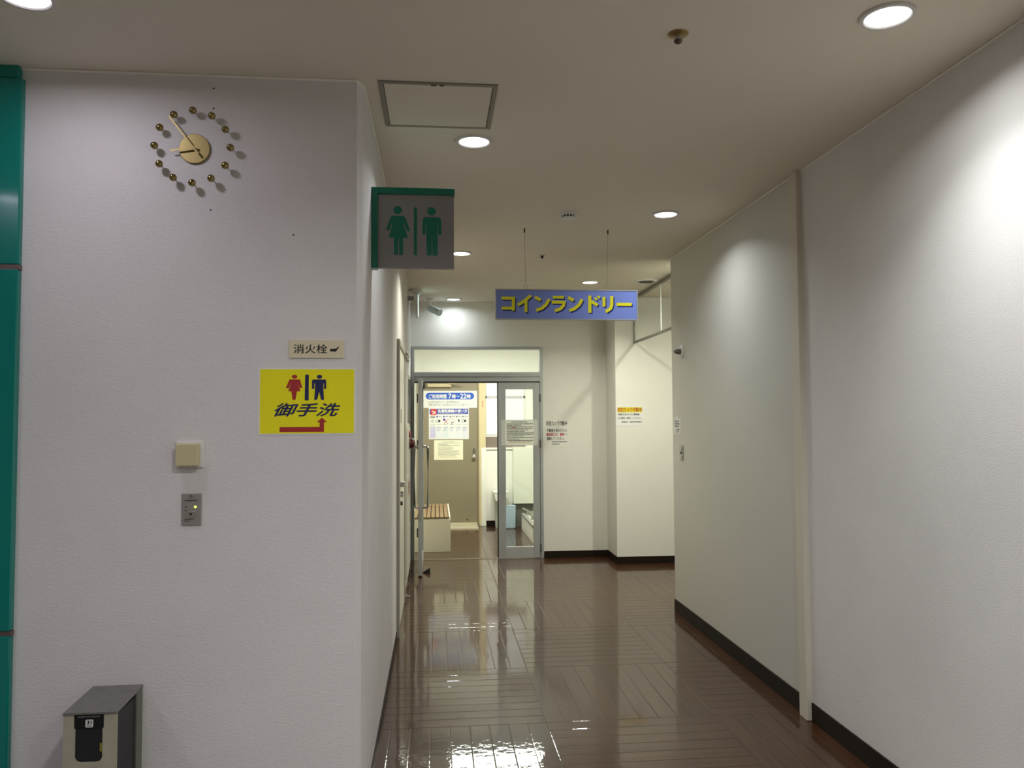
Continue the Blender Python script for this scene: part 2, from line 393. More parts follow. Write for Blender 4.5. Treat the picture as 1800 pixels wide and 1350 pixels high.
# ------------------------------------------------------------------ downlights
M_LRING = mat('downlight_ring', srgb(216, 212, 204), 0.4)
def lamp_mat(name, c, s):
    m = mat(name, (1, 1, 1), 0.5, emit=c, estr=s); m.cycles.emission_sampling = 'NONE'     # the lamp object beside it is what gets sampled
    return m
def downlight(x, y, colr, power, label, nm='downlight', r=.088, spread=128, zc=H, beam=None):
    t = empty(nm, (x, y, zc), label, 'light', group='round ceiling downlights')
    MB().lathe([(r, 0), (r, -.004), (r*.97, -.009), (r*.84, -.010), (r*.80, -.006), (r*.80, 0)], 40, cap=False).build('trim_ring', M_LRING, t, True)
    MB().lathe([(r*.80, -.0015), (r*.80, -.0045)], 40).build('diffuser', lamp_mat('diffuser_%.2f_%.2f' % (colr[2], power), colr, 3.5), t)
    ld = bpy.data.lights.new('downlight_lamp', 'AREA'); ld.shape = 'DISK'; ld.size = r*1.6; ld.energy = LW*power; ld.color = colr; ld.spread = math.radians(spread)
    lo = bpy.data.objects.new('downlight_lamp', ld); COL.objects.link(lo); lo.parent = t; lo.location = (0, 0, -.0125)
    if beam:      # the reflector's narrower beam
        lb = ld.copy(); lb.energy = LW*beam[0]; lb.spread = math.radians(beam[1])
        lc = bpy.data.objects.new('downlight_beam', lb); COL.objects.link(lc); lc.parent = t; lc.location = (0, 0, -.0127)
    return t
downlight(1.482, 2.385, NEUT, 0.36, 'lit round downlight nearest the viewer, beside the right wall', spread=152, beam=(0.42, 112))
downlight(0.18, 3.66, COOL, 0.30, 'lit round downlight just beyond the square ceiling hatch', spread=140)
downlight(1.483, 4.893, COOL, 0.38, 'lit round downlight beside the right wall, before the hanging blue sign', spread=138)
downlight(0.196, 6.19, WARM, 0.70, 'lit round downlight partly hidden by the green restroom sign', spread=140)
downlight(1.488, 7.43, WARM, 1.35, 'lit round downlight seen above the hanging blue sign', spread=140)
downlight(0.19, 8.60, BLUE, 0.19, 'lit round downlight at the far wall beside the security camera', spread=160)
downlight(-1.27, 2.50, LILAC, 0.24, 'downlight at the top left edge above the clock wall', spread=172)
downlight(2.58, 6.62, GREENY, 2.0, 'downlight of the side passage behind the right wall', r=.045, spread=170)
for hx, hy, hc, hl in ((-2.5, 1.2, LILAC, 'added unseen hall downlight left of the viewer'), (-1.27, -0.1, LILAC, 'added unseen hall downlight behind the viewer on the left'), (0.18, 1.15, NEUT, 'added unseen hall downlight above the viewer'),
                       (1.48, -0.1, NEUT, 'added unseen hall downlight behind the viewer by the right wall'), (0.18, -1.4, NEUT, 'added unseen hall downlight well behind the viewer'), (-2.5, -1.4, LILAC, 'added unseen hall downlight far behind on the left')):
    downlight(hx, hy, hc, (1.35 if hy > 0 else 1.0) if hx > 0 and hy > -1 else 0.46, hl, spread=155)  # unseen hall lamps, added to light the near walls

# laundry ceiling fluorescent
t = empty('fluorescent_fixture', (0.75, 9.9, LH-.001), 'wide fluorescent ceiling fixture inside the laundry room', 'light')
MB().box(-.62, .62, -.27, .27, -.05, 0, .004).build('housing', M_WHITE, t)
for ty in (-.18, -.06, .06, .18): MB().cyl((-.58, ty, -.068), (.58, ty, -.068), .016, 16).build('tube', lamp_mat('fluorescent_tube', GREENY, 6), t, True)
ld = bpy.data.lights.new('fluorescent_lamp', 'AREA'); ld.shape = 'RECTANGLE'; ld.size = 1.16; ld.size_y = .48; ld.energy = 56; ld.color = GREENY
lo = bpy.data.objects.new('fluorescent_lamp', ld); COL.objects.link(lo); lo.parent = t; lo.location = (0, 0, -.095)

# ------------------------------------------------------------------ green clad column, far left
t = empty('green_column', (-1.8, D0, 0), 'glossy green clad column at the left edge with grey joint strips', 'column')
M_GREEN = mat('green_enamel', srgb(0, 128, 115), 0.18, noise=0.03, nscale=5, coat=0.3)
M_GSTRIP = mat('joint_strip', srgb(120, 104, 98), 0.3, 0.5)
for z0, z1 in ((0, .806), (.824, 2.139), (2.157, H-.045)):
    MB().box(-.6, .27, -.026, .3, z0, z1, .004).build('panel', M_GREEN, t)
for z0 in (.806, 2.139):
    MB().box(-.6, .272, -.022, .3, z0, z0+.018).build('joint_strip', M_GSTRIP, t)
MB().prism([(-.6, -.026), (.252, -.026), (.258, -.014), (.258, .3), (-.6, .3)], 'z', H-.045, H).build('head', M_GREEN, t)

# ------------------------------------------------------------------ wall clock of brass balls
t = empty('wall_clock', (-.914, D0, 2.612), 'brass wall clock with twelve separate ball markers round a disc', 'clock')
MB().lathe([(.057, 0), (.057, .008), (.0555, .0095), (0.0, .0095)], 48, Matrix.Rotation(PI/2, 4, 'X'), cap=False).build('dial_disc', M_GOLDB, t, True)
bm0 = None
for k in range(12):
    a = 2*PI*k/12; x, z = .1385*math.sin(a), .1385*math.cos(a)
    if bm0 is None:
        b = MB(); b.sphere((0, -.032, 0), .0140, 28, 18); b.cyl((0, 0, 0), (0, -.03, 0), .0018, 8); o = b.build('marker_ball', M_GOLD, t, True); bm0 = o
    else:
        o = bm0.copy(); COL.objects.link(o); o.parent = t
    o.location = (x, 0, z)
MB().cyl((0, -.009, 0), (0, -.026, 0), .003, 16).build('arbor', M_GOLDB, t)
def hand(a, tail, tip, wd, y, nm):
    d = Vector((math.sin(a), math.cos(a))); n = Vector((d.y, -d.x))
    p = [d*-tail+n*wd/2, d*-tail-n*wd/2, d*tip-n*wd*.35, d*tip+n*wd*.35]
    MB().prism([tuple(q) for q in p], 'y', y-.0008, y).build(nm, M_GOLDB, t)
hand(math.atan2(-.089, .116), .033, .146, .0078, -.026, 'minute_hand')
hand(math.atan2(-.085, -.014), .012, .086, .0088, -.022, 'hour_hand')

# ------------------------------------------------------------------ yellow restroom arrow sign
t = empty('restroom_arrow_sign', (-.489, D0, 1.524), 'yellow laminated restroom notice with a red bent arrow', 'sign')
MB().box(-.181, .181, -.0015, 0, 0, .254).build('laminate', mat('laminate_film', srgb(236, 236, 228), 0.12), t)
MB().box(-.1755, .1755, -.0022, -.0015, .0050, .2490).build('yellow_sheet', mat('yellow_sheet', srgb(248, 238, 40), 0.14, noise=0.06, nscale=7, bump=0.25, bscale=11), t)
def Y(px, py): return (-.181+(px-135)/965*.362, .254-(py-485)/663*.254)
def YP(pts): return [Y(*p) for p in pts]
flat([YP(ell(490, 573, 27, 20)), YP([(440, 600), (545, 600), (568, 680), (545, 690), (520, 632), (550, 718), (515, 718), (500, 803), (472, 803), (460, 718), (428, 718), (458, 632), (432, 690), (405, 683)])], 'woman_pictogram', M_RED, t, -.0022)
flat([YP(ell(738, 573, 27, 20)), YP([(675, 600), (795, 600), (806, 612), (806, 690), (798, 696), (785, 696), (783, 640), (778, 640), (778, 702), (785, 803), (755, 803), (737, 722), (716, 803), (687, 803), (693, 702), (693, 640), (687, 640), (686, 696), (672, 696), (663, 690), (663, 612)])], 'man_pictogram', M_NAVY, t, -.0022)
flat([YP([(596, 552), (632, 552), (632, 808), (592, 808)])], 'divider_bar', M_NAVY, t, -.0022)
x0, z1 = Y(290, 835); x1, z0 = Y(950, 968)
lettering('御手洗', x0, x1, z0, z1, M_NAVY, t, -.0022, bold=.022, shear=.35)
flat([YP([(345, 1072), (742, 1072), (742, 1025), (712, 1025), (765, 980), (815, 1025), (786, 1025), (786, 1122), (345, 1122)])], 'bent_arrow', M_RED, t, -.0022)

# ------------------------------------------------------------------ hydrant name plate
t = empty('hydrant_plate', (-.456, D0, 1.816), 'small cream plate with black hydrant lettering above the yellow notice', 'sign')
MB().box(-.102, .102, -.006, 0, 0, .069, .0008).build('plate', mat('cream_plate', srgb(226, 214, 180), 0.35), t)
def C(px, py): return (-.102+(px-442)/537*.204, .069-(py-210)/185*.069)
x0, z1 = C(487, 255); x1, z0 = C(820, 350)
lettering('消火栓', x0, x1, z0, z1, M_INK, t, -.006, bold=.012)
flat([[C(*p) for p in [(845, 302), (880, 300), (908, 297), (932, 276), (936, 284), (905, 330), (847, 328)]]], 'pointing_mark', M_INK, t, -.006)

# ------------------------------------------------------------------ switches on clock wall
t = empty('wall_sensor_box', (-.917, D0, 1.404), 'square cream box on a white back plate above the steel key plate', 'switch')
MB().box(-.050, .050, -.008, 0, 0, .100, .002).build('back_plate', M_WHITE, t)
MB().box(-.043, .037, -.038, -.008, .008, .090, .003, 2).build('cover', mat('aged_cream_plastic', srgb(206, 194, 152), 0.4), t)
t = empty('key_switch_plate', (-.909, D0, 1.190), 'narrow stainless key switch plate with one lit green lamp', 'switch')
MB().box(-.036, .036, -.006, 0, 0, .118, .002, 2).build('plate', M_STEEL, t)
MB().lathe([(.0075, 0), (.0075, .0015), (.006, .0022)], 20, Matrix.Translation((0, -.006, .112-.004)) @ Matrix.Rotation(PI/2, 4, 'X')).build('screw', M_CHROME, t)
MB().box(-.017, .017, -.0075, -.006, .027, .052, .001).build('key_cover', mat('key_cover', srgb(176, 172, 160), 0.3, 0.6), t)
MB().lathe([(.004, 0), (.004, .003)], 16, Matrix.Translation((-.001, -.0075, .042)) @ Matrix.Rotation(PI/2, 4, 'X')).build('keyhole', M_BLACK, t)
MB().sphere((.014, -.0065, .068), .0045, 14, 10).build('green_lamp', mat('led_green', (.6, .9, .1), 0.4, emit=(.62, 1, .12), estr=1.6), t)
MB().sphere((-.020, -.006, .068), .003, 12, 8).build('dark_lamp', M_BLACK, t)
fine_print([(-.025, .022, .092, .005), (-.024, -.014, .054, .003), (-.024, .008, .022, .003), (-.024, -.01, .016, .003)], M_INK, t, -.006, seed=3)

# ------------------------------------------------------------------ standing ashtray against the clock wall
t = empty('standing_ashtray', (-1.162, D0, 0), 'floor-standing steel ashtray with black mouth against the clock wall', 'ashtray')
M_ASH = mat('weathered_steel', srgb(182, 176, 156), 0.45, 0.2, noise=0.14, nscale=26)
M_ASHT = mat('grimy_lid', srgb(130, 127, 122), 0.34, 0.5, noise=0.25, nscale=30)
yf = 2.80-D0; ox = 1.162
fr = [(-1.2475, .02), (-1.0745, .02), (-1.0745, .594), (-1.117, .594), (-1.117, .546), (-1.121, .546), (-1.121, .450), (-1.129, .436), (-1.143, .434), (-1.190, .434), (-1.204, .438), (-1.210, .450), (-1.210, .546), (-1.214, .546), (-1.214, .594), (-1.2475, .594)]
MB().prism([(p[0]+ox, p[1]) for p in fr], 'y', yf, yf+.006).build('front_plate', M_ASH, t)
MB().box(-.083, .080, yf+.007, -.052, .02, .585).build('inner_can', mat('black_can', srgb(30, 29, 32), 0.5), t)
MB().box(-.0855, .0875, -.052, -.001, .02, .600, .003).build('rear_housing', mat('rear_housing', srgb(112, 112, 100), 0.45, 0.2), t)
MB().prism([(yf-.004, .594), (-.001, .606), (-.001, .612), (yf-.004, .600)], 'x', -.087, .089).build('lid', M_ASHT, t)
MB().box(-.090, .090, yf-.01, 0, 0, .02).build('foot', M_BLACK, t)
MB().box(-.050, .043, yf+.003, yf+.0065, .546, .592).build('header_plate', mat('header_black', srgb(16, 16, 17), 0.35), t)
fine_print([(-.040, .030, .585, .006)], M_GREYINK, t, yf+.003, seed=5)
flat([rrect(-.0155, .0095, .549, .575, .004)], 'number_badge', M_PAPER, t, yf+.003)
lettering('31', -.0105, .0048, .559, .5725, M_INK, t, yf+.0022, bold=.04)
fine_print([(-.010, .005, .554, .003)], M_INK, t, yf+.0022, seed=6, name='badge_print')
flat([rect(.031, .038, .467, .495)], 'yellow_tag', mat('dull_yellow', srgb(150, 140, 40), .5), t, yf+.006)

# ------------------------------------------------------------------ projecting restroom sign
t = empty('restroom_sign', (XL, 3.5, 2.258), 'green and grey projecting restroom sign with woman and man figures', 'sign')
M_SG = mat('sign_green', srgb(0, 106, 84), 0.35); M_SGREY = mat('sign_grey', srgb(134, 130, 128), 0.45)
MB().box(0, .028, -.014, .046, -.004, .360, .001).build('side_channel', M_SG, t)
MB().box(.028, .371, -.014, .046, .332, .360, .001).build('top_channel', M_SG, t)
MB().box(.028, .368, 0, .032, 0, .332, .001).build('panel', M_SGREY, t)
def Wc(px, py): return ((px-172)/748*.368, .360-(py-158)/755*.362)
def WP(pts): return [Wc(*p) for p in pts]
flat([WP(ell(408, 365, 39)), WP([(365, 420), (455, 420), (472, 428), (486, 458), (519, 553), (512, 565), (494, 566), (466, 492), (461, 497), (499, 626), (457, 627), (457, 780), (448, 789), (430, 789), (422, 780), (420, 640), (412, 640), (410, 780), (402, 789), (384, 789), (375, 780), (375, 627), (328, 624), (362, 497), (357, 490), (330, 560), (312, 560), (306, 548), (336, 455), (349, 428)])], 'woman_pictogram', M_SG, t, 0, .0008)
flat([WP(ell(716, 370, 39)), WP([(655, 424), (780, 427), (797, 437), (805, 455), (804, 588), (795, 598), (783, 596), (777, 585), (775, 495), (769, 495), (772, 780), (762, 793), (732, 793), (723, 782), (722, 610), (716, 610), (718, 780), (708, 792), (682, 792), (673, 780), (668, 495), (662, 495), (660, 582), (652, 594), (640, 592), (634, 582), (636, 455), (642, 434)])], 'man_pictogram', M_SG, t, 0, .0008)
flat([WP(rrect(556, 583, 335, 790, 8))], 'divider_bar', M_SG, t, 0, .0008)

# ------------------------------------------------------------------ ceiling: hatch, detector, sprinkler, vent ...
t = empty('ceiling_hatch', (.01, 3.26, H), 'square ceiling access hatch with a thin metal frame', 'hatch')
fr_ = .235
M_HF = mat('hatch_frame', srgb(140, 132, 118), 0.4, 0.4)
for a in ((-fr_, fr_, -fr_, -fr_+.018), (-fr_, fr_, fr_-.018, fr_), (-fr_, -fr_+.018, -fr_+.018, fr_-.018), (fr_-.018, fr_, -fr_+.018, fr_-.018)):
    MB().box(a[0], a[1], a[2], a[3], -.006, 0, .001).build('frame_rail', M_HF, t)
MB().box(-fr_+.018, fr_-.018, -fr_+.018, fr_-.018, -.001, 0).build('shadow_gap', M_ALUD, t)
MB().box(-fr_+.021, fr_-.021, -fr_+.021, fr_-.021, -.005, -.001).build('door', M_CEIL, t)
MB().box(-.03, -.008, -fr_+.010, -fr_+.022, -.0075, -.005).build('catch', M_BLACK, t)
MB().box(.004, .022, -fr_+.010, -fr_+.022, -.0075, -.005).build('catch', M_BLACK, t)
MB().sphere((fr_-.016, .06, -.006), .004, 10, 8).build('lock', M_CHROME, t)

t = empty('smoke_detector', (.85, 4.93, H), 'white round smoke detector with dark slots on the ceiling', 'detector')
MB().lathe([(.052, 0), (.052, -.008), (.047, -.014), (.045, -.016)], 32).build('base', M_WHITE, t, True)
MB().lathe([(.040, -.016), (.040, -.028)], 24).build('slot_core', M_BLACK, t)
for k in range(12):
    a = 2*PI*k/12
    MB().cyl((.041*math.cos(a), .041*math.sin(a), -.016), (.039*math.cos(a), .039*math.sin(a), -.030), .0042, 6).build('fin', M_WHITE, t)
MB().lathe([(.044, -.028), (.041, -.034), (.028, -.039), (0.001, -.041)], 32).build('cap', M_WHITE, t, True)

t = empty('sprinkler_head', (.831, 2.567, H), 'brass ceiling sprinkler head with wide yellowish flange', 'sprinkler')
MB().lathe([(.036, 0), (.034, -.004), (.015, -.008), (.013, -.012)], 28).build('flange', mat('old_brass', (.36, .26, .10), .35, .8), t, True)
MB().lathe([(.012, -.010), (.012, -.020), (.009, -.026)], 20).build('body', M_STEEL, t, True)
MB().lathe([(.015, -.024), (.013, -.030), (.008, -.034)], 20).build('deflector', mat('dark_bronze', (.12, .09, .06), .3, .9), t, True)

t = empty('ceiling_sensor', (.857, 6.234, H), 'tiny dark ceiling sensor behind the hanging blue sign wires', 'sensor')
MB().lathe([(.022, 0), (.020, -.004), (.014, -.007)], 20).build('collar', M_STEEL, t, True)
MB().lathe([(.012, -.006), (.010, -.022), (.004, -.026)], 16).build('head', M_BLACK, t, True)

t = empty('blank_ceiling_disc', (.869, 7.467, H), 'unlit pale round ceiling cover above the blue sign', 'ceiling cover')
MB().lathe([(.048, 0), (.048, -.005), (.040, -.010), (0.001, -.011)], 28).build('cover', M_WHITE, t, True)
MB().lathe([(.052, 0), (.052, -.003)], 28).build('ring', M_LRING, t, True)

t = empty('ceiling_vent', (2.02, 7.33, H), 'dark round ceiling vent beside the glass smoke screen', 'vent')
MB().lathe([(.115, 0), (.112, -.008), (.085, -.012), (.083, -.003)], 36, cap=False).build('ring', M_WHITE, t, True)
MB().lathe([(.084, -.002), (.084, -.004)], 32).build('throat', mat('vent_dark', srgb(70, 68, 60), .6), t)
for k in range(3):
    r = .07-.02*k
    MB().lathe([(r, -.004), (r-.004, -.014), (r-.006, -.014), (r-.003, -.004)], 32, cap=False).build('louvre_ring', mat('vent_grey', srgb(120, 116, 104), .5), t, True)

# ------------------------------------------------------------------ hanging coin laundry sign
t = empty('hanging_sign', (.907, 5.35, 2.263), 'long blue hanging laundry sign with yellow katakana letters', 'sign')
wS, hS = 1.004, .213
MB().box(-wS/2+.004, wS/2-.004, -.011, .011, .004, hS-.004).build('panel', mat('sign_blue', srgb(126, 144, 214), 0.2, noise=0.04, nscale=4), t)
for nm, a in (('frame_rail', (-wS/2, wS/2, hS-.008, hS)), ('frame_rail', (-wS/2, wS/2, 0, .008)), ('frame_stile', (-wS/2, -wS/2+.008, .008, hS-.008)), ('frame_stile', (wS/2-.008, wS/2, .008, hS-.008))):
    MB().box(a[0], a[1], -.015, .015, a[2], a[3], .0015).build(nm, M_ALU, t)
def S(px, py): return (-wS/2+(px-5)/1725*wS, hS-(py-62)/380*hS)
K = [  # (points, width)
 ('ko', [([(80, 177), (243, 177)], 37), ([(223, 160), (220, 332)], 38), ([(80, 301), (238, 301)], 37)]),
 ('i', [([(432, 142), (345, 215), (275, 262)], 38), ([(372, 205), (372, 350)], 34)]),
 ('n', [([(480, 160), (548, 200)], 38), ([(493, 325), (560, 300), (615, 252), (652, 184)], 38)]),
 ('ra', [([(695, 160), (830, 160)], 36), ([(680, 222), (848, 222)], 37), ([(836, 212), (822, 265), (785, 305), (718, 330)], 38)]),
 ('n', [([(880, 160), (946, 200)], 38), ([(892, 325), (958, 300), (1012, 252), (1050, 184)], 38)]),
 ('do', [([(1142, 135), (1142, 350)], 40), ([(1158, 208), (1238, 256)], 38), ([(1204, 160), (1230, 190)], 24), ([(1238, 140), (1264, 166)], 24)]),
 ('ri', [([(1315, 150), (1315, 272)], 36), ([(1410, 140), (1410, 250), (1395, 295), (1337, 337)], 38)]),
 ('bar', [([(1468, 242), (1654, 242)], 38)])]
M_SY = mat('sign_yellow', srgb(240, 232, 36), 0.3); M_SN = mat('sign_navy', srgb(8, 28, 108), 0.3)
for nm, strokes in K:
    sh = [[S(x+13, y+15) for x, y in stroke(p, wd)] for p, wd in strokes]; tp = [[S(x, y) for x, y in stroke(p, wd)] for p, wd in strokes]
    flat(sh, 'letter_shadow', M_SN, t, -.011, .0006)
    flat(tp, 'letter', M_SY, t, -.0116, .0008)
for hx in (-.290, .286):
    b = MB(); b.tube([(hx-.004 if hx < 0 else hx+.01, 0, H-2.263-.006), (hx, 0, hS+.035)], .0016, 6); b.build('hanging_wire', M_STEEL, t)
    MB().tube([(hx, 0, hS+.036), (hx-.010, 0, hS+.022), (hx-.013, 0, hS+.008), (hx, 0, hS+.002), (hx+.013, 0, hS+.008), (hx+.010, 0, hS+.022), (hx, 0, hS+.036)], .0016, 6).build('hook_ring', M_CHROME, t)
    b = MB(); b.cyl((hx+(-.004 if hx < 0 else .01), 0, H-2.263-.03), (hx+(-.004 if hx < 0 else .01), 0, H-2.263), .005, 8); b.build('ceiling_hook', M_BLACK, t)

# ------------------------------------------------------------------ items on right wall end
t = empty('wall_spot_sensor', (XR, 6.04, 2.105), 'dark cone sensor on a white round base near the right wall end', 'sensor', rz=-PI/2)
MB().lathe([(.052, 0), (.052, .006), (.044, .012), (.02, .013)], 28, Matrix.Rotation(PI/2, 4, 'X')).build('base', M_WHITE, t, True)
MB().lathe([(.022, .010), (.023, .028), (.016, .052), (.006, .066)], 20, Matrix.Rotation(PI/2, 4, 'X')).build('cone', mat('dark_cone', srgb(112, 108, 98), .4), t, True)
t = empty('paper_notice', (XR, 6.195, 1.445), 'small taped white paper notice on the right wall near its end', 'notice', rz=-PI/2)
MB().box(-.095, .095, -.001, 0, 0, .150).build('sheet', M_PAPER, t)
for sx in (-.07, .06): MB().box(sx-.022, sx+.022, -.0014, -.001, .135, .158).build('tape', mat('tape', srgb(214, 210, 196), .2), t)
fine_print([(-.06, .05, .105, .012), (-.06, .07, .085, .012), (-.06, .06, .066, .012), (-.01, .06, .038, .014), (-.03, .05, .02, .008)], M_GREYINK, t, -.001, seed=8)
t = empty('light_switch', (XR, 6.08, 1.240), 'narrow stainless light switch plate under the taped paper notice', 'switch', rz=-PI/2)
MB().box(-.038, .038, -.007, 0, 0, .120, .002).build('plate', M_STEEL, t)
for z in (.030, .060, .090): MB().box(-.012, .012, -.011, -.007, z-.009, z+.009, .001).build('rocker', M_WHITE if z != .06 else M_BLACK, t)

# ------------------------------------------------------------------ glass smoke screen
t = empty('glass_smoke_screen', (2.165, YEND, 2.395), 'clear glass smoke screen hanging from the ceiling at the side passage', 'glass screen')
yj = 7.338-YEND; ye = D2-YEND
MB().box(-.003, .003, .002, yj-.002, .014, .480).build('pane', M_SCREEN, t)
MB().box(-.003, .003, yj+.002, ye-.012, .014, .480).build('pane', M_SCREEN, t)
MB().box(-.016, .016, 0, ye, .478, H-2.395).build('top_rail', mat('rail_grey', srgb(150, 146, 128), .4, .4), t)
MB().box(-.014, .014, 0, ye, 0, .020).build('bottom_rail', mat('rail_dark', srgb(110, 108, 96), .4, .4), t)
MB().box(-.008, .008, ye-.014, ye, .015, .480).build('end_channel', MATS['rail_dark'], t)
MB().box(-.0032, .0032, yj-.0016, yj+.0016, .014, .480).build('joint_seal', mat('clear_seal', srgb(225, 232, 228), .3), t)

# ------------------------------------------------------------------ notices on far walls
t = empty('camera_notice', (1.373, D1, 1.262), 'camera warning in black and red print on the far wall beside the glass door', 'notice')
MB().box(-.142, .142, -.0006, 0, 0, .300).build('clear_sheet', mat('clear_sheet', srgb(228, 227, 218), .35), t)
def N(px, py): return (-.138+(px-180)/(1125-180)*.276, .292-(py-215)/(1230-215)*.292)
def NT(s, a, b, m, bold=.022): 
    (q0, q1), (q2, q3) = N(*a), N(*b)
    return lettering(s, q0, q2, q3, q1, m, t, -.0006, bold=bold)
NT('防犯カメラ作動中', (235, 235), (1055, 420), M_INK)
NT('不審者を見かけたら', (235, 545), (1040, 675), M_INK)
NT('警備員又は、警察', (230, 705), (945, 835), M_RED, .02)
NT('へ', (965, 735), (1055, 810), M_INK)
NT('通報してください。', (245, 865), (935, 1000), M_INK)
fine_print([(N(440, 0)[0], N(1050, 0)[0], N(0, 1062)[1], .012), (N(440, 0)[0], N(745, 0)[0], N(0, 1152)[1], .012)], M_INK, t, -.0006, seed=11)
t = empty('yellow_camera_notice', (2.103, D2, 1.490), 'framed camera warning with yellow heading on the bright projecting wall', 'notice')
MB().box(-.152, .152, -.002, 0, 0, .217).build('sheet', M_PAPER, t)
flat([rect(-.138, .138, .150, .206)], 'yellow_band', M_YELLOW, t, -.002)
lettering('防犯カメラ作動中', -.134, .134, .154, .202, M_RED, t, -.0026, bold=.018)
lettering('不審者を見かけたら警備員、', -.138, .115, .116, .138, M_INK, t, -.002, bold=.018)
lettering('又は警察へ通報してください。', -.138, .132, .076, .098, M_INK, t, -.002, bold=.01)
fine_print([(-.09, -.02, .045, .016), (.0, .132, .045, .014)], M_INK, t, -.002, seed=12)

# ------------------------------------------------------------------ laundry doorway: frame, transom, leaves
t = struct(empty('door_1', (0, D1, 0), 'grey aluminium double doorway to the laundry with transom', 'door'))
del t['category']
zt0, zt1 = 2.025, 2.105
MB().box(-.279, -.246, -.012, .10, 0, 2.399, .002).build('jamb', M_ALU, t)
MB().box(1.178, 1.211, -.012, .10, 0, 2.399, .002).build('jamb', M_ALU, t)
MB().box(-.246, 1.178, -.012, .10, 2.368, 2.399, .002).build('head_rail', M_ALU, t)
MB().box(-.246, 1.178, -.016, .10, 2.056, 2.106, .002).build('transom_rail', M_ALU, t)
MB().box(-.246, 1.178, -.010, .10, 2.000, 2.055, .002).build('transom_rail_lower', M_ALU, t)
MB().box(-.246, 1.178, .040, .046, 2.106, 2.368).build('transom_pane', M_GLASS, t)
MB().box(-.246, 1.178, .02, .10, 1.988, 2.000).build('shadow_gap', M_ALUD, t)
MB().box(-.246, 1.178, .0, .10, 0, .002).build('sill', mat('sill_bronze', srgb(88, 74, 60), .4), t)
# closed leaf
t = empty('closed_glass_door', (.70, D1, .012), 'narrow closed aluminium glass door leaf with a paper notice', 'door')
MB().box(0, .084, 0, .04, 0, 1.978, .002).build('stile', M_ALU, t)
MB().box(.400, .474, 0, .04, 0, 1.978, .002).build('stile', M_ALU, t)
MB().box(.084, .400, .002, .038, 1.900, 1.978, .001).build('top_rail', M_ALU, t)
MB().box(.084, .400, .002, .038, 0, .118, .001).build('bottom_rail', mat('bottom_rail_pale', srgb(196, 198, 196), .4, .5), t)
MB().box(.084, .400, .016, .022, .118, 1.900).build('pane', M_GLASS, t)
MB().box(-.010, 0, .012, .04, 0, 1.978).build('edge_gasket', M_ALUD, t)
for z in (.10, 1.28, 1.80): MB().cyl((.480, -.006, z-.045), (.480, -.006, z+.045), .009, 12).build('hinge', mat('hinge_dark', srgb(98, 94, 86), .4, .6), t)
t = empty('door_notice', (.941, D1-.0006, 1.273), 'paper rules notice taped across the narrow closed glass door', 'notice')
MB().box(-.209, .209, -.0014, 0, 0, .292).build('pouch', mat('clear_pouch', srgb(206, 208, 200), .25), t)
MB().box(-.163, .163, -.0022, -.0014, .004, .288).build('sheet', mat('notice_sheet', srgb(232, 234, 220), .4), t)
rows = []
for k, (a, b) in enumerate(((-.09, .09), (-.145, .16), (-.145, .02), (-.145, .16), (-.145, .15), (-.145, .10), (-.145, .06), (-.145, .16), (-.145, .16), (-.145, .05), (-.145, .16), (-.145, .0), (-.145, .16))):
    rows.append((a, b, .266-k*.0172-(.004 if k else 0), .010))
fine_print(rows, M_INK, t, -.0022, seed=21)
fine_print([(-.095, -.03, .205, .010)], M_RED, t, -.0027, 'red_print', seed=22)
flat([rect(-.12, .13, .036, .041)], 'underline', mat('ochre_ink', srgb(190, 140, 40), .5), t, -.0022)

# open leaf, swung 90 degrees into the corridor
t = empty('open_glass_door', (-.163, D1-.02, .012), 'wide laundry door leaf standing open, seen edge-on', 'door')
LY = -.905
MB().box(-.020, .020, LY, LY+.08, 0, 1.985, .002).build('stile', M_ALU, t)
MB().box(-.020, .020, -.085, -.005, 0, 1.985, .002).build('stile', M_ALU, t)
MB().box(-.018, .018, LY+.08, -.085, 1.905, 1.985).build('top_rail', M_ALU, t)
MB().box(-.018, .018, LY+.08, -.085, 0, .12).build('bottom_rail', M_ALU, t)
MB().box(-.003, .003, LY+.08, -.085, .12, 1.905).build('pane', M_GLASS, t)
MB().box(-.012, .012, LY-.0015, LY, .54, .66).build('lock_plate', M_STEEL, t)
MB().box(-.018, .020, LY+.002, LY+.07, -.010, 0).build('brush_seal', M_BLACK, t)
for sx, dx in ((1, .078), (-1, .058)):
    y = LY+.05
    MB().tube([(sx*.018, y, 1.29), (sx*(dx-.012), y, 1.29), (sx*dx, y, 1.278), (sx*dx, y, .69), (sx*(dx-.012), y, .678), (sx*.018, y, .678)], .0135, 12).build('pull_handle', M_CHROME, t, True)
for z in (1.28, 1.80, .30): MB().cyl((-.045, -.004, z-.05), (-.045, -.004, z+.05), .010, 12).build('hinge', MATS['hinge_dark'], t)
MB().box(.020, .046, -.30, -.06, 1.90, 1.965, .004).build('closer_body', mat('closer_grey', srgb(120, 116, 106), .4, .5), t)
t = empty('door_wedge', (-.10, 8.14, 0), 'black rubber wedge on the floor beside the open door', 'door stop')
MB().prism([(-.04, 0), (.035, 0), (.035, .05), (.030, .05), (-.04, .006)], 'y', -.02, .02).build('wedge', M_BLACK, t)
MB().box(.012, .030, -.0205, -.02, .006, .040).build('ribbed_face', mat('wedge_face', srgb(40, 30, 36), .7), t)
t = empty('floor_door_stop', (-.262, 8.10, 0), 'small black floor stop behind the open door', 'door stop')
for sx in (-.012, .012): MB().cyl((sx, 0, 0), (sx*.8, 0, .035), .004, 8).build('leg', M_BLACK, t)
MB().box(-.020, .020, -.015, .015, .035, .043, .002).build('cap', M_BLACK, t)

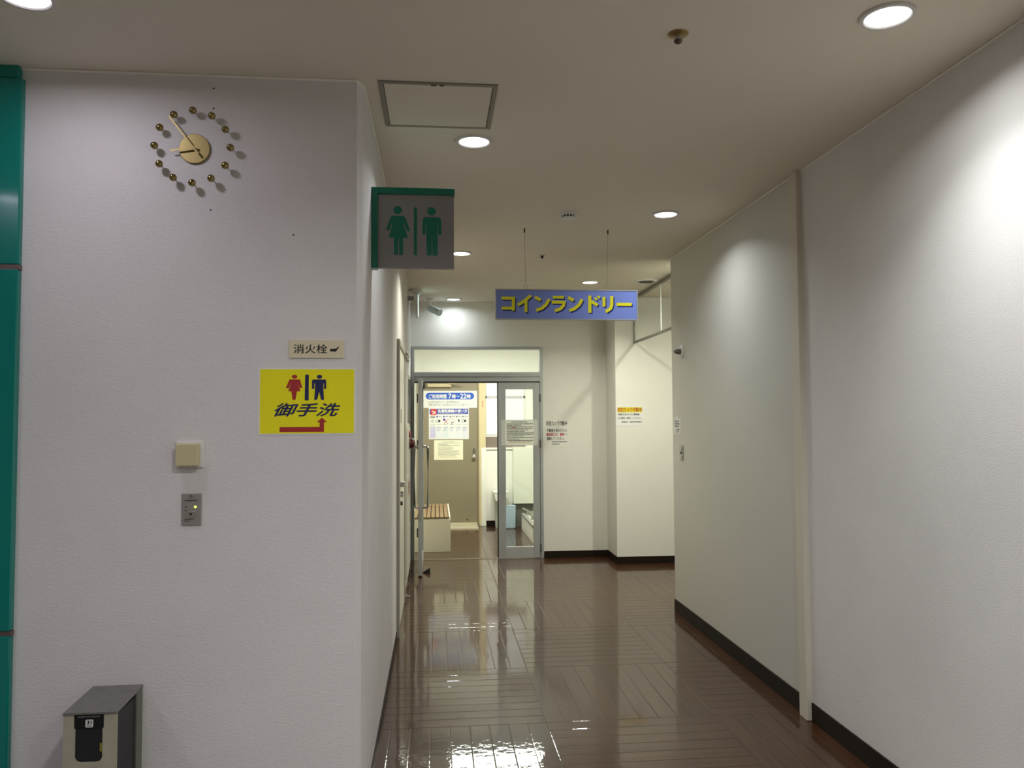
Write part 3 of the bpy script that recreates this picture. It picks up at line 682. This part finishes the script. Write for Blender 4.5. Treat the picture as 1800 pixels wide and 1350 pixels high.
# ------------------------------------------------------------------ left corridor wall fittings
t = struct(empty('door_2', (XL, 5.76, 0), 'flush cream service door in the left corridor wall', 'door', rz=PI/2)); del t['category']
MB().box(0, .045, -.022, 0, 0, 2.17, .002).build('frame_stile', mat('steel_frame', srgb(170, 166, 152), .4, .2), t)
MB().box(1.06, 1.10, -.022, 0, 0, 2.17, .002).build('frame_stile', MATS['steel_frame'], t)
MB().box(.045, 1.06, -.022, 0, 2.13, 2.17, .002).build('frame_head', MATS['steel_frame'], t)
MB().box(.047, 1.058, -.012, 0, .01, 2.128, .001).build('leaf', mat('leaf_cream', srgb(224, 220, 204), .35), t)
MB().box(.40, .48, -.018, -.012, 1.55, 1.66, .001).build('name_plate', M_WHITE, t)
MB().box(.30, .40, -.045, -.012, 1.06, 1.10, .004).build('flush_handle', M_STEEL, t)
MB().cyl((.36, -.012, 1.0), (.36, -.032, 1.0), .022, 16).build('lock', M_CHROME, t)
MB().cyl((.36, -.012, .93), (.36, -.028, .93), .016, 16).build('lock', M_BLACK, t)
for z in (2.085, 2.12): MB().box(1.04, 1.62, -.036, -.0, z+.03, z+.05, .002).build('stay_bar', M_STEEL, t)
t = empty('floor_bracket', (-.262, 7.08, 0), 'small silver bracket on the floor at the service door', 'door stop')
MB().box(-.026, .028, -.03, .03, 0, .010, .002).build('plate', M_CHROME, t)
MB().cyl((.006, 0, .010), (.006, 0, .026), .012, 14).build('pin', M_CHROME, t)

t = empty('hydrant_box', (XL+.0008, 7.06, 0), 'flush steel fire hydrant cabinet on the left corridor wall', 'hydrant cabinet', rz=PI/2)
MB().box(0, .93, -.020, 0, .09, 1.535, .004).build('body', mat('hydrant_ivory', srgb(205, 202, 188), .35), t)
MB().box(.03, .90, -.026, -.020, 1.08, 1.50, .003).build('upper_panel', MATS['hydrant_ivory'], t)
MB().box(.03, .90, -.026, -.020, .14, 1.06, .003).build('door', MATS['hydrant_ivory'], t)
MB().box(.78, .84, -.036, -.026, .56, .68, .002).build('handle', M_STEEL, t)
M_LAMPRED = mat('red_lamp', (.07, .010, .010), .12, coat=.6)
MB().lathe([(.058, .026), (.058, .038), (.050, .040), (.048, .060), (.034, .078), (.012, .086)], 24, Matrix.Translation((.54, 0, 1.345)) @ Matrix.Rotation(PI/2, 4, 'X')).build('red_lamp', M_LAMPRED, t, True)
MB().lathe([(.030, .026), (.030, .040), (.010, .044)], 20, Matrix.Translation((.54, 0, 1.435)) @ Matrix.Rotation(PI/2, 4, 'X')).build('push_button', mat('button_red', srgb(150, 40, 36), .3), t, True)
MB().lathe([(.062, .024), (.066, .030), (.060, .034)], 24, Matrix.Translation((.54, 0, 1.345)) @ Matrix.Rotation(PI/2, 4, 'X')).build('lamp_ring', M_CHROME, t, True)
lettering('消火栓', .25, .75, .86, 1.00, M_RED, t, -.026, bold=.01)

t = struct(empty('door_3', (XL-.12, DOOR2[0], 0), 'dark grey door set back in the left wall before the far wall', 'door', rz=PI/2)); del t['category']
MB().box(0, .70, 0, .04, 0, DOOR2[2]).build('leaf', mat('dark_door', srgb(104, 102, 92), .5), t)
MB().box(0, .04, -.12, 0, 0, DOOR2[2], .002).build('frame_stile', MATS['steel_frame'], t)
MB().box(.04, .70, -.12, 0, DOOR2[2]-.04, DOOR2[2], .002).build('frame_head', MATS['steel_frame'], t)

# exit light, seen edge-on
t = empty('exit_light', (-.198, 8.05, 2.63), 'slim emergency exit light hanging edge-on beside the security camera', 'exit sign')
MB().box(-.013, .013, -.12, .12, 0, .225, .003).build('housing', M_WHITE, t)
MB().box(.013, .016, -.112, .112, .012, .213).build('lit_face', mat('exit_face', (.3, .8, .6), .4, emit=(.72, 1, .93), estr=1.0), t)
MB().box(-.03, .03, -.05, .05, .225, .243, .002).build('bracket', M_WHITE, t)
MB().box(-.045, .045, -.07, .07, .243, H-2.63, .002).build('ceiling_plate', M_WHITE, t)
MB().box(-.088, -.03, -.01, .03, .165, .215, .002).build('cable_box', M_WHITE, t)

# security camera
t = empty('security_camera', (-.066, 8.60, H), 'silver bullet security camera hanging from the ceiling near the far wall', 'camera')
M_CAM = mat('camera_silver', srgb(188, 204, 204), .3, .25)
MB().lathe([(.042, 0), (.040, -.006), (.012, -.010)], 24).build('base', M_STEEL, t, True)
MB().cyl((0, 0, -.008), (.004, 0, -.085), .008, 12).build('stem', M_WHITE, t, True)
A, B_ = Vector((-.005, .02, -.100)), Vector((.105, -.085, -.165))
MB().cyl(A, B_, .034, 24).build('barrel', M_CAM, t, True)
d = (B_-A).normalized()
q = Matrix.Translation(A) @ d.to_track_quat('Z', 'Y').to_matrix().to_4x4()
MB().lathe([(.039, .02), (.039, .165), (.036, .165), (.036, .02)], 24, q, cap=False).build('sun_shield', M_CAM, t, True)
MB().lathe([(.032, .150), (.032, .153)], 24, q).build('lens_face', M_BLACK, t)
MB().cyl(A+d*.15, A+d*.158, .012, 16).build('lens', mat('lens_glass', (.02, .02, .025), .05), t)
MB().tube([(-.012, 0, -.01), (-.036, 0, -.03), (-.042, 0, -.07), (-.034, 0, -.105), (-.015, .01, -.112), (-.004, .02, -.10)], .003, 8).build('cable', M_STEEL, t, True)

# ------------------------------------------------------------------ laundry room contents
t = struct(empty('door_4', (.19, YB, 0), 'brown steel door in the laundry back wall', 'door')); del t['category']
M_DBROWN = mat('taupe_steel', srgb(140, 131, 108), .4, noise=.03, nscale=4)
MB().box(-.44, .412, 0, .038, .05, 2.13, .002).build('leaf', M_DBROWN, t)
MB().box(.414, .436, -.012, .038, 0, 2.17, .002).build('frame_stile', mat('taupe_frame', srgb(150, 138, 112), .4), t)
MB().box(.436, .535, -.03, .038, 0, 2.20, .003).build('cover_board', mat('cover_cream', srgb(212, 198, 158), .45), t)
MB().box(-.47, -.442, -.012, .038, 0, 2.17, .002).build('frame_stile', MATS['taupe_frame'], t)
MB().box(-.47, .436, -.012, .038, 2.13, 2.17, .002).build('frame_head', MATS['taupe_frame'], t)
MB().box(-.44, .412, -.35, .03, 0, .02).build('sill_plate', mat('sill_cream', srgb(205, 196, 170), .4), t)
MB().box(-.44, .412, -.04, 0, .02, .055, .003).build('kick_rail', MATS['sill_cream'], t)
MB().sphere((.362, -.045, 1.018), .030, 18, 12, (1, .8, 1)).build('knob', M_CHROME, t, True)
MB().cyl((.362, 0, 1.018), (.362, -.03, 1.018), .016, 14).build('knob_shank', M_CHROME, t)
MB().cyl((.362, 0, 1.095), (.362, -.016, 1.095), .020, 16).build('lock', M_CHROME, t)
MB().cyl((.362, 0, 1.135), (.362, -.012, 1.135), .012, 14).build('lock', M_CHROME, t)
MB().box(-.32, .03, -.055, 0, 2.045, 2.095, .006).build('closer_body', mat('closer_cream', srgb(196, 182, 146), .4, .2), t)
MB().tube([(-.02, -.06, 2.10), (.20, -.16, 2.105)], .010, 8).build('closer_arm', MATS['closer_cream'], t)
MB().sphere((.26, -.002, .10), .010, 10, 8).build('scuff_stud', M_BLACK, t)

t = empty('opening_hours_sign', (.198, YB, 1.740), 'white opening hours sign with blue rounded heading on the brown door', 'sign')
MB().box(-.412, .404, -.003, 0, 0, .251).build('board', M_PAPER, t)
def O(px, py): return (-.406+(px-135)/1334, (645-py)/1334)
def OT(s_, a, b, m, bold=.03, y=-.0036):
    (q0, q1), (q2, q3) = O(*a), O(*b)
    return lettering(s_, q0, q2, q3, q1, m, t, y, bold=bold)
(x0, z1), (x1, z0) = O(205, 347), O(1155, 478)
flat([rrect(x0, x1, z0, z1, (z1-z0)*.49)], 'blue_heading', M_BLUEINK, t, -.003)
OT('ご利用時間', (265, 375), (612, 465), M_PAPER); OT('7', (652, 362), (705, 465), M_PAPER); OT('時', (720, 378), (795, 465), M_PAPER)
OT('〜', (808, 405), (870, 432), M_PAPER); OT('22', (880, 362), (1003, 465), M_PAPER); OT('時', (1012, 378), (1088, 465), M_PAPER)
OT('※22時を過ぎますと館内閉館の為、', (255, 505), (875, 555), M_GREYINK, 0, -.003)
OT('衣類の取り出しが出来ませんのでご注意下さい。', (255, 562), (1100, 612), M_GREYINK, 0, -.003)

t = empty('washer_poster', (.184, YB, 1.280), 'washer-dryer instruction poster with six columns on the brown door', 'poster')
MB().box(-.294, .294, -.0016, 0, 0, .462).build('sheet', M_PAPER, t)
def Q(px, py): return (-.294+(px-255)/(1065-255)*.588, .462-(py-645)/(1258-645)*.462)
def QR(a, b, c, d_): (x0, z1), (x1, z0) = Q(a, b), Q(c, d_); return rect(x0, x1, z0, z1)
M_PB = mat('poster_blue', srgb(34, 62, 168), .5)
flat([QR(272, 665, 1052, 772)], 'blue_heading', M_PB, t, -.0016)
flat([QR(295, 668, 412, 790)], 'red_square', mat('poster_red', srgb(206, 48, 44), .5), t, -.0020)
flat([[Q(*p) for p in stroke([(315, 700), (345, 725), (395, 722)], 16)], [Q(*p) for p in stroke([(335, 775), (345, 745), (380, 745), (385, 778)], 14)]], 'white_mark', M_PAPER, t, -.0026)
(x0, z1), (x1, z0) = Q(432, 675), Q(1035, 742)
lettering('洗濯乾燥機の使い方', x0, x1, z0, z1, M_PAPER, t, -.0022, bold=.035)
fine_print([(Q(440, 0)[0], Q(985, 0)[0], Q(0, 757)[1], .007)], M_PAPER, t, -.0022, 'heading_print', seed=31)
boxcol = [srgb(196, 190, 222), srgb(222, 224, 228), srgb(214, 222, 224), srgb(224, 226, 228), srgb(222, 224, 228), srgb(218, 216, 226)]
for i, cx in enumerate((335, 463, 595, 727, 855, 985)):
    flat([QR(cx-54, 1008, cx+54, 1230)], 'text_box', mat('poster_box%d' % i, boxcol[i], .5), t, -.0016)
    fine_print([(Q(cx-48, 0)[0], Q(cx+46, 0)[0]-.012*(k % 3), Q(0, 1030+k*30)[1], .008) for k in range(3 if i else 5)], M_PAPER if i == 0 else M_GREYINK, t, -.0022, 'box_print', seed=40+i)
    flat([[Q(*p) for p in ell(cx-40, 820, 17)]] if i else [QR(284, 812, 382, 842)], 'step_mark', M_PB if 0 < i < 3 else M_GREYINK, t, -.0016)
    if i: fine_print([(Q(cx-15, 0)[0], Q(cx+55, 0)[0], Q(0, 815)[1], .014)], M_PB if i == 2 else M_GREYINK, t, -.0016, 'step_print', seed=60+i)
    fine_print([(Q(cx-45, 0)[0], Q(cx+50, 0)[0], Q(0, 975)[1], .008)], M_GREYINK, t, -.0016, 'caption_print', seed=70+i)
def ringp(cx, cy, r, wd, a0=0, a1=2*PI): return [Q(*p) for p in stroke([(cx+r*math.cos(a0+(a1-a0)*k/14), cy+r*math.sin(a0+(a1-a0)*k/14)) for k in range(15)], wd)]
for cx in (335, 463, 985):
    polys = [ringp(cx-(0 if cx == 335 else 40), 905, 26, 7, .9, 5.4)] + ([[Q(*p) for p in ell(cx+3, 903, 24)]] if cx != 335 else [ringp(cx, 905, 14, 4, 0, 6.0)])
    flat(polys, 'drum_drawing', M_GREYINK if cx == 335 else M_INK, t, -.0016)
flat([[Q(*p) for p in stroke([(545, 970), (655, 862)], 9)], [Q(*p) for p in stroke([(548, 868), (650, 966)], 9)]], 'cross_mark', M_RED, t, -.0016)
flat([QR(540, 858, 590, 900)], 'clothes_drawing', M_PB, t, -.0016)
flat([ringp(727, 905, 46, 5, -3.4, .6), [Q(*p) for p in [(700, 950), (730, 950), (715, 985)]], QR(700, 922, 760, 940)], 'clothes_drawing', M_GREYINK, t, -.0016)
flat([[Q(*p) for p in [(835, 875), (870, 872), (880, 900), (872, 928), (855, 925), (852, 900)]]], 'hand_drawing', M_INK, t, -.0016)

t = empty('rules_notice', (.179, YB, .977), 'cream rules notice taped lowest on the brown door', 'notice')
MB().box(-.213, .213, -.0012, 0, 0, .288).build('sheet', mat('ivory_sheet', srgb(238, 234, 206), .5), t)
fine_print([(a, b, .262-k*.0185, .009) for k, (a, b) in enumerate(((-.09, .09), (-.15, .16), (-.15, .0), (-.15, .16), (-.15, .05), (-.15, .08), (-.15, .05), (-.15, .16), (-.15, .13), (-.15, .16), (-.15, .16), (-.15, .10)))], M_GREYINK, t, -.0012, seed=81)
flat([rect(-.13, .12, .034, .038)], 'underline', MATS['ochre_ink'], t, -.0012)
tag(flat([rect(.664, .690, 1.745, 1.845)], 'red_strip_sticker', mat('strip_cream', srgb(222, 208, 168), .5), None, YB-.0302), 'slim sticker with red vertical print right of the brown door', 'sticker')
st = bpy.data.objects['red_strip_sticker']
flat([rect(.670, .684, 1.752+k*.019, 1.765+k*.019) for k in range(5)], 'red_print', mat('sticker_red', srgb(206, 70, 60), .5), st, YB-.0306)

# window and low wall of the laundry back wall
t = struct(empty('window_1', (1.02, YB+.04, 1.18), 'white frosted window of the laundry back wall', 'window')); del t['category']
M_FROST = mat('frosted_pane', srgb(232, 230, 236), .3, emit=(.95, .95, 1.0), estr=.08)
MB().box(-.275, .275, -.012, 0, .16, .70).build('pane', M_FROST, t)
MB().box(-.275, .275, -.014, 0, .735, .94).build('pane', M_FROST, t)
MB().box(-.30, .30, -.02, 0, .70, .735).build('mid_rail', mat('rail_pale', srgb(196, 192, 196), .4), t)
MB().box(-.30, .30, -.02, 0, .94, .97).build('head_rail', MATS['rail_pale'], t)
for sx in (-.30, .275): MB().box(sx, sx+.025, -.02, 0, .13, .97).build('stile', M_WHITE, t)
MB().box(-.30, .30, -.016, 0, -.04, .13).build('sill_shade_strip', mat('sill_shade_taupe', srgb(132, 118, 108), .5), t)  # brown-grey strip carries the shade on the wall below the window
t = empty('low_partition', (1.0, YB, 0), 'cream waist-high boxing with pale edge beside the brown door', 'partition')
MB().box(-.34, -.27, -.04, .04, 0, 1.15, .003).build('edge_post', M_CREAM, t)
MB().box(-.27, .12, -.02, .04, .078, 1.11, .001).build('panel', M_CREAM, t)
MB().box(-.27, .12, -.04, .04, 1.12, 1.15, .002).build('cap_rail', M_CREAM, t)
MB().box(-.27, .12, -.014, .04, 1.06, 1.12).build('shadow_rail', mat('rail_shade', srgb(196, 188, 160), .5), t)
MB().box(-.27, .12, -.026, .0, 0, .078).build('baseboard', M_BASE, t)
t = empty('wall_cabinet', (1.28, YB, 0), 'plain pale cabinet on dark base behind the narrow glass door', 'cabinet')
MB().box(-.16, .22, -.16, .04, .335, 1.16, .003).build('body', mat('pale_green_white', srgb(226, 228, 212), .4), t)
MB().box(-.15, .22, -.10, .04, .0, .335).build('plinth', mat('plinth_grey', srgb(110, 108, 98), .5), t)
t = empty('pale_blue_bin', (1.06, 11.28, 0), 'pale blue plastic bin on the floor behind the glass door', 'bin')
MB().prism([(-.068, .012), (.066, .012), (.072, .322), (-.072, .322)], 'y', -.07, .07).build('body', mat('pale_blue', srgb(178, 200, 214), .4), t)
MB().box(-.06, .055, -.06, .06, 0, .012).build('foot', M_WHITE, t)
MB().box(-.075, .075, -.073, .073, .318, .328, .003).build('rim', MATS['pale_blue'], t)
t = empty('utility_sink', (.93, 11.33, 0), 'white utility sink edge behind the door stile', 'sink')
MB().prism([(-.08, .40), (.06, .40), (.09, .52), (-.11, .52)], 'y', -.12, .17).build('basin', M_WHITE, t)
MB().box(-.115, .095, -.125, .17, .505, .53, .004).build('rim', M_WHITE, t)
MB().cyl((-.03, .05, 0), (-.03, .05, .40), .05, 16, .06).build('pedestal', mat('sink_grey', srgb(176, 176, 170), .4), t, True)

t = empty('machine_plinth', (1.21, 10.0, 0), 'low white machine plinth with metal rails along the laundry floor', 'plinth')
MB().box(0, .9, -.15, 1.16, 0, .215, .004).build('plinth', M_CREAM, t)
MB().box(-.004, .05, -.15, 1.16, .195, .232, .003).build('edge_strip', M_STEEL, t)
MB().tube([(.09, -.15, .262), (.09, 1.1, .262), (.02, 1.17, .29)], .012, 10).build('pipe', M_CHROME, t, True)
MB().tube([(.16, -.15, .29), (.16, 1.1, .29)], .010, 10).build('pipe', M_CHROME, t, True)
for y in (.0, .5, 1.0): MB().box(.06, .18, y-.01, y+.01, .215, .27).build('pipe_clip', M_STEEL, t)

# slatted bench
t = empty('slatted_bench', (-.05, 9.388, 0), 'white box bench with brown wooden slats inside the laundry doorway', 'bench')
M_BW = mat('bench_white', srgb(232, 226, 198), .4, noise=.03, nscale=7)
MB().box(-.245, .217, 0, .02, 0, .385, .002).build('end_panel', M_BW, t)
MB().box(-.245, .217, 1.48, 1.50, 0, .385, .002).build('end_panel', M_BW, t)
MB().box(.197, .217, .02, 1.48, 0, .410, .002).build('side_panel', M_BW, t)
MB().box(-.245, -.225, .02, 1.48, 0, .385, .002).build('side_panel', M_BW, t)
M_SLAT = mat('slat_wood', srgb(142, 117, 84), .45, noise=.25, nscale=14)
s0 = None
for k in range(8):
    x = -.222+k*.0525
    if s0 is None: s0 = MB().box(-.0215, .0215, .002, 1.47, .388, .412, .002).build('slat', M_SLAT, t); o = s0
    else: o = s0.copy(); COL.objects.link(o); o.parent = t
    o.location = (x+.0215, 0, 0)
MB().box(-.225, .197, .022, .05, .355, .386).build('bearer', mat('bearer_dark', srgb(60, 40, 30), .6), t)
MB().box(-.225, .197, 1.44, 1.47, .355, .386).build('bearer', MATS['bearer_dark'], t)

for nm in ('led_green', 'frosted_pane'): MATS[nm].cycles.emission_sampling = 'NONE'
# printed pieces belong to the sheet or panel they are printed on
PRINT = ('lettering', 'fine_print', 'woman_pictogram', 'man_pictogram', 'divider_bar', 'bent_arrow', 'pointing_mark', 'red_print', 'underline', 'blue_heading', 'red_square', 'white_mark', 'text_box',
         'box_print', 'step_mark', 'step_print', 'caption_print', 'drum_drawing', 'cross_mark', 'clothes_drawing', 'hand_drawing', 'heading_print', 'yellow_band', 'letter', 'letter_shadow', 'number_badge', 'badge_print')
HOST = ('yellow_sheet', 'plate', 'header_plate', 'panel', 'sheet', 'clear_sheet', 'board', 'door')
for root in [o for o in COL.objects if o.type == 'EMPTY']:
    ch = list(root.children)
    for hn in HOST:
        host = next((c for c in ch if c.name.split('.')[0] == hn), None)
        if host: break
    if not host or root.name.startswith('ceiling_hatch'): continue
    for c in ch:
        if c.name.split('.')[0] in PRINT: c.parent = host
def sub(root, child, host):
    r = bpy.data.objects[root]; h = next(c for c in r.children if c.name.split('.')[0] == host)
    for c in list(r.children):
        if c.name.split('.')[0] == child: c.parent = h
sub('open_glass_door', 'pull_handle', 'stile'); sub('open_glass_door', 'lock_plate', 'stile'); sub('hydrant_box', 'handle', 'door'); sub('hydrant_box', 'lamp_ring', 'upper_panel')
sub('door_4', 'knob', 'leaf'); sub('door_4', 'knob_shank', 'leaf'); sub('door_4', 'lock', 'leaf'); sub('door_2', 'name_plate', 'leaf'); sub('door_2', 'flush_handle', 'leaf'); sub('door_2', 'lock', 'leaf')
sub('security_camera', 'lens', 'barrel'); sub('security_camera', 'sun_shield', 'barrel'); sub('security_camera', 'lens_face', 'barrel')
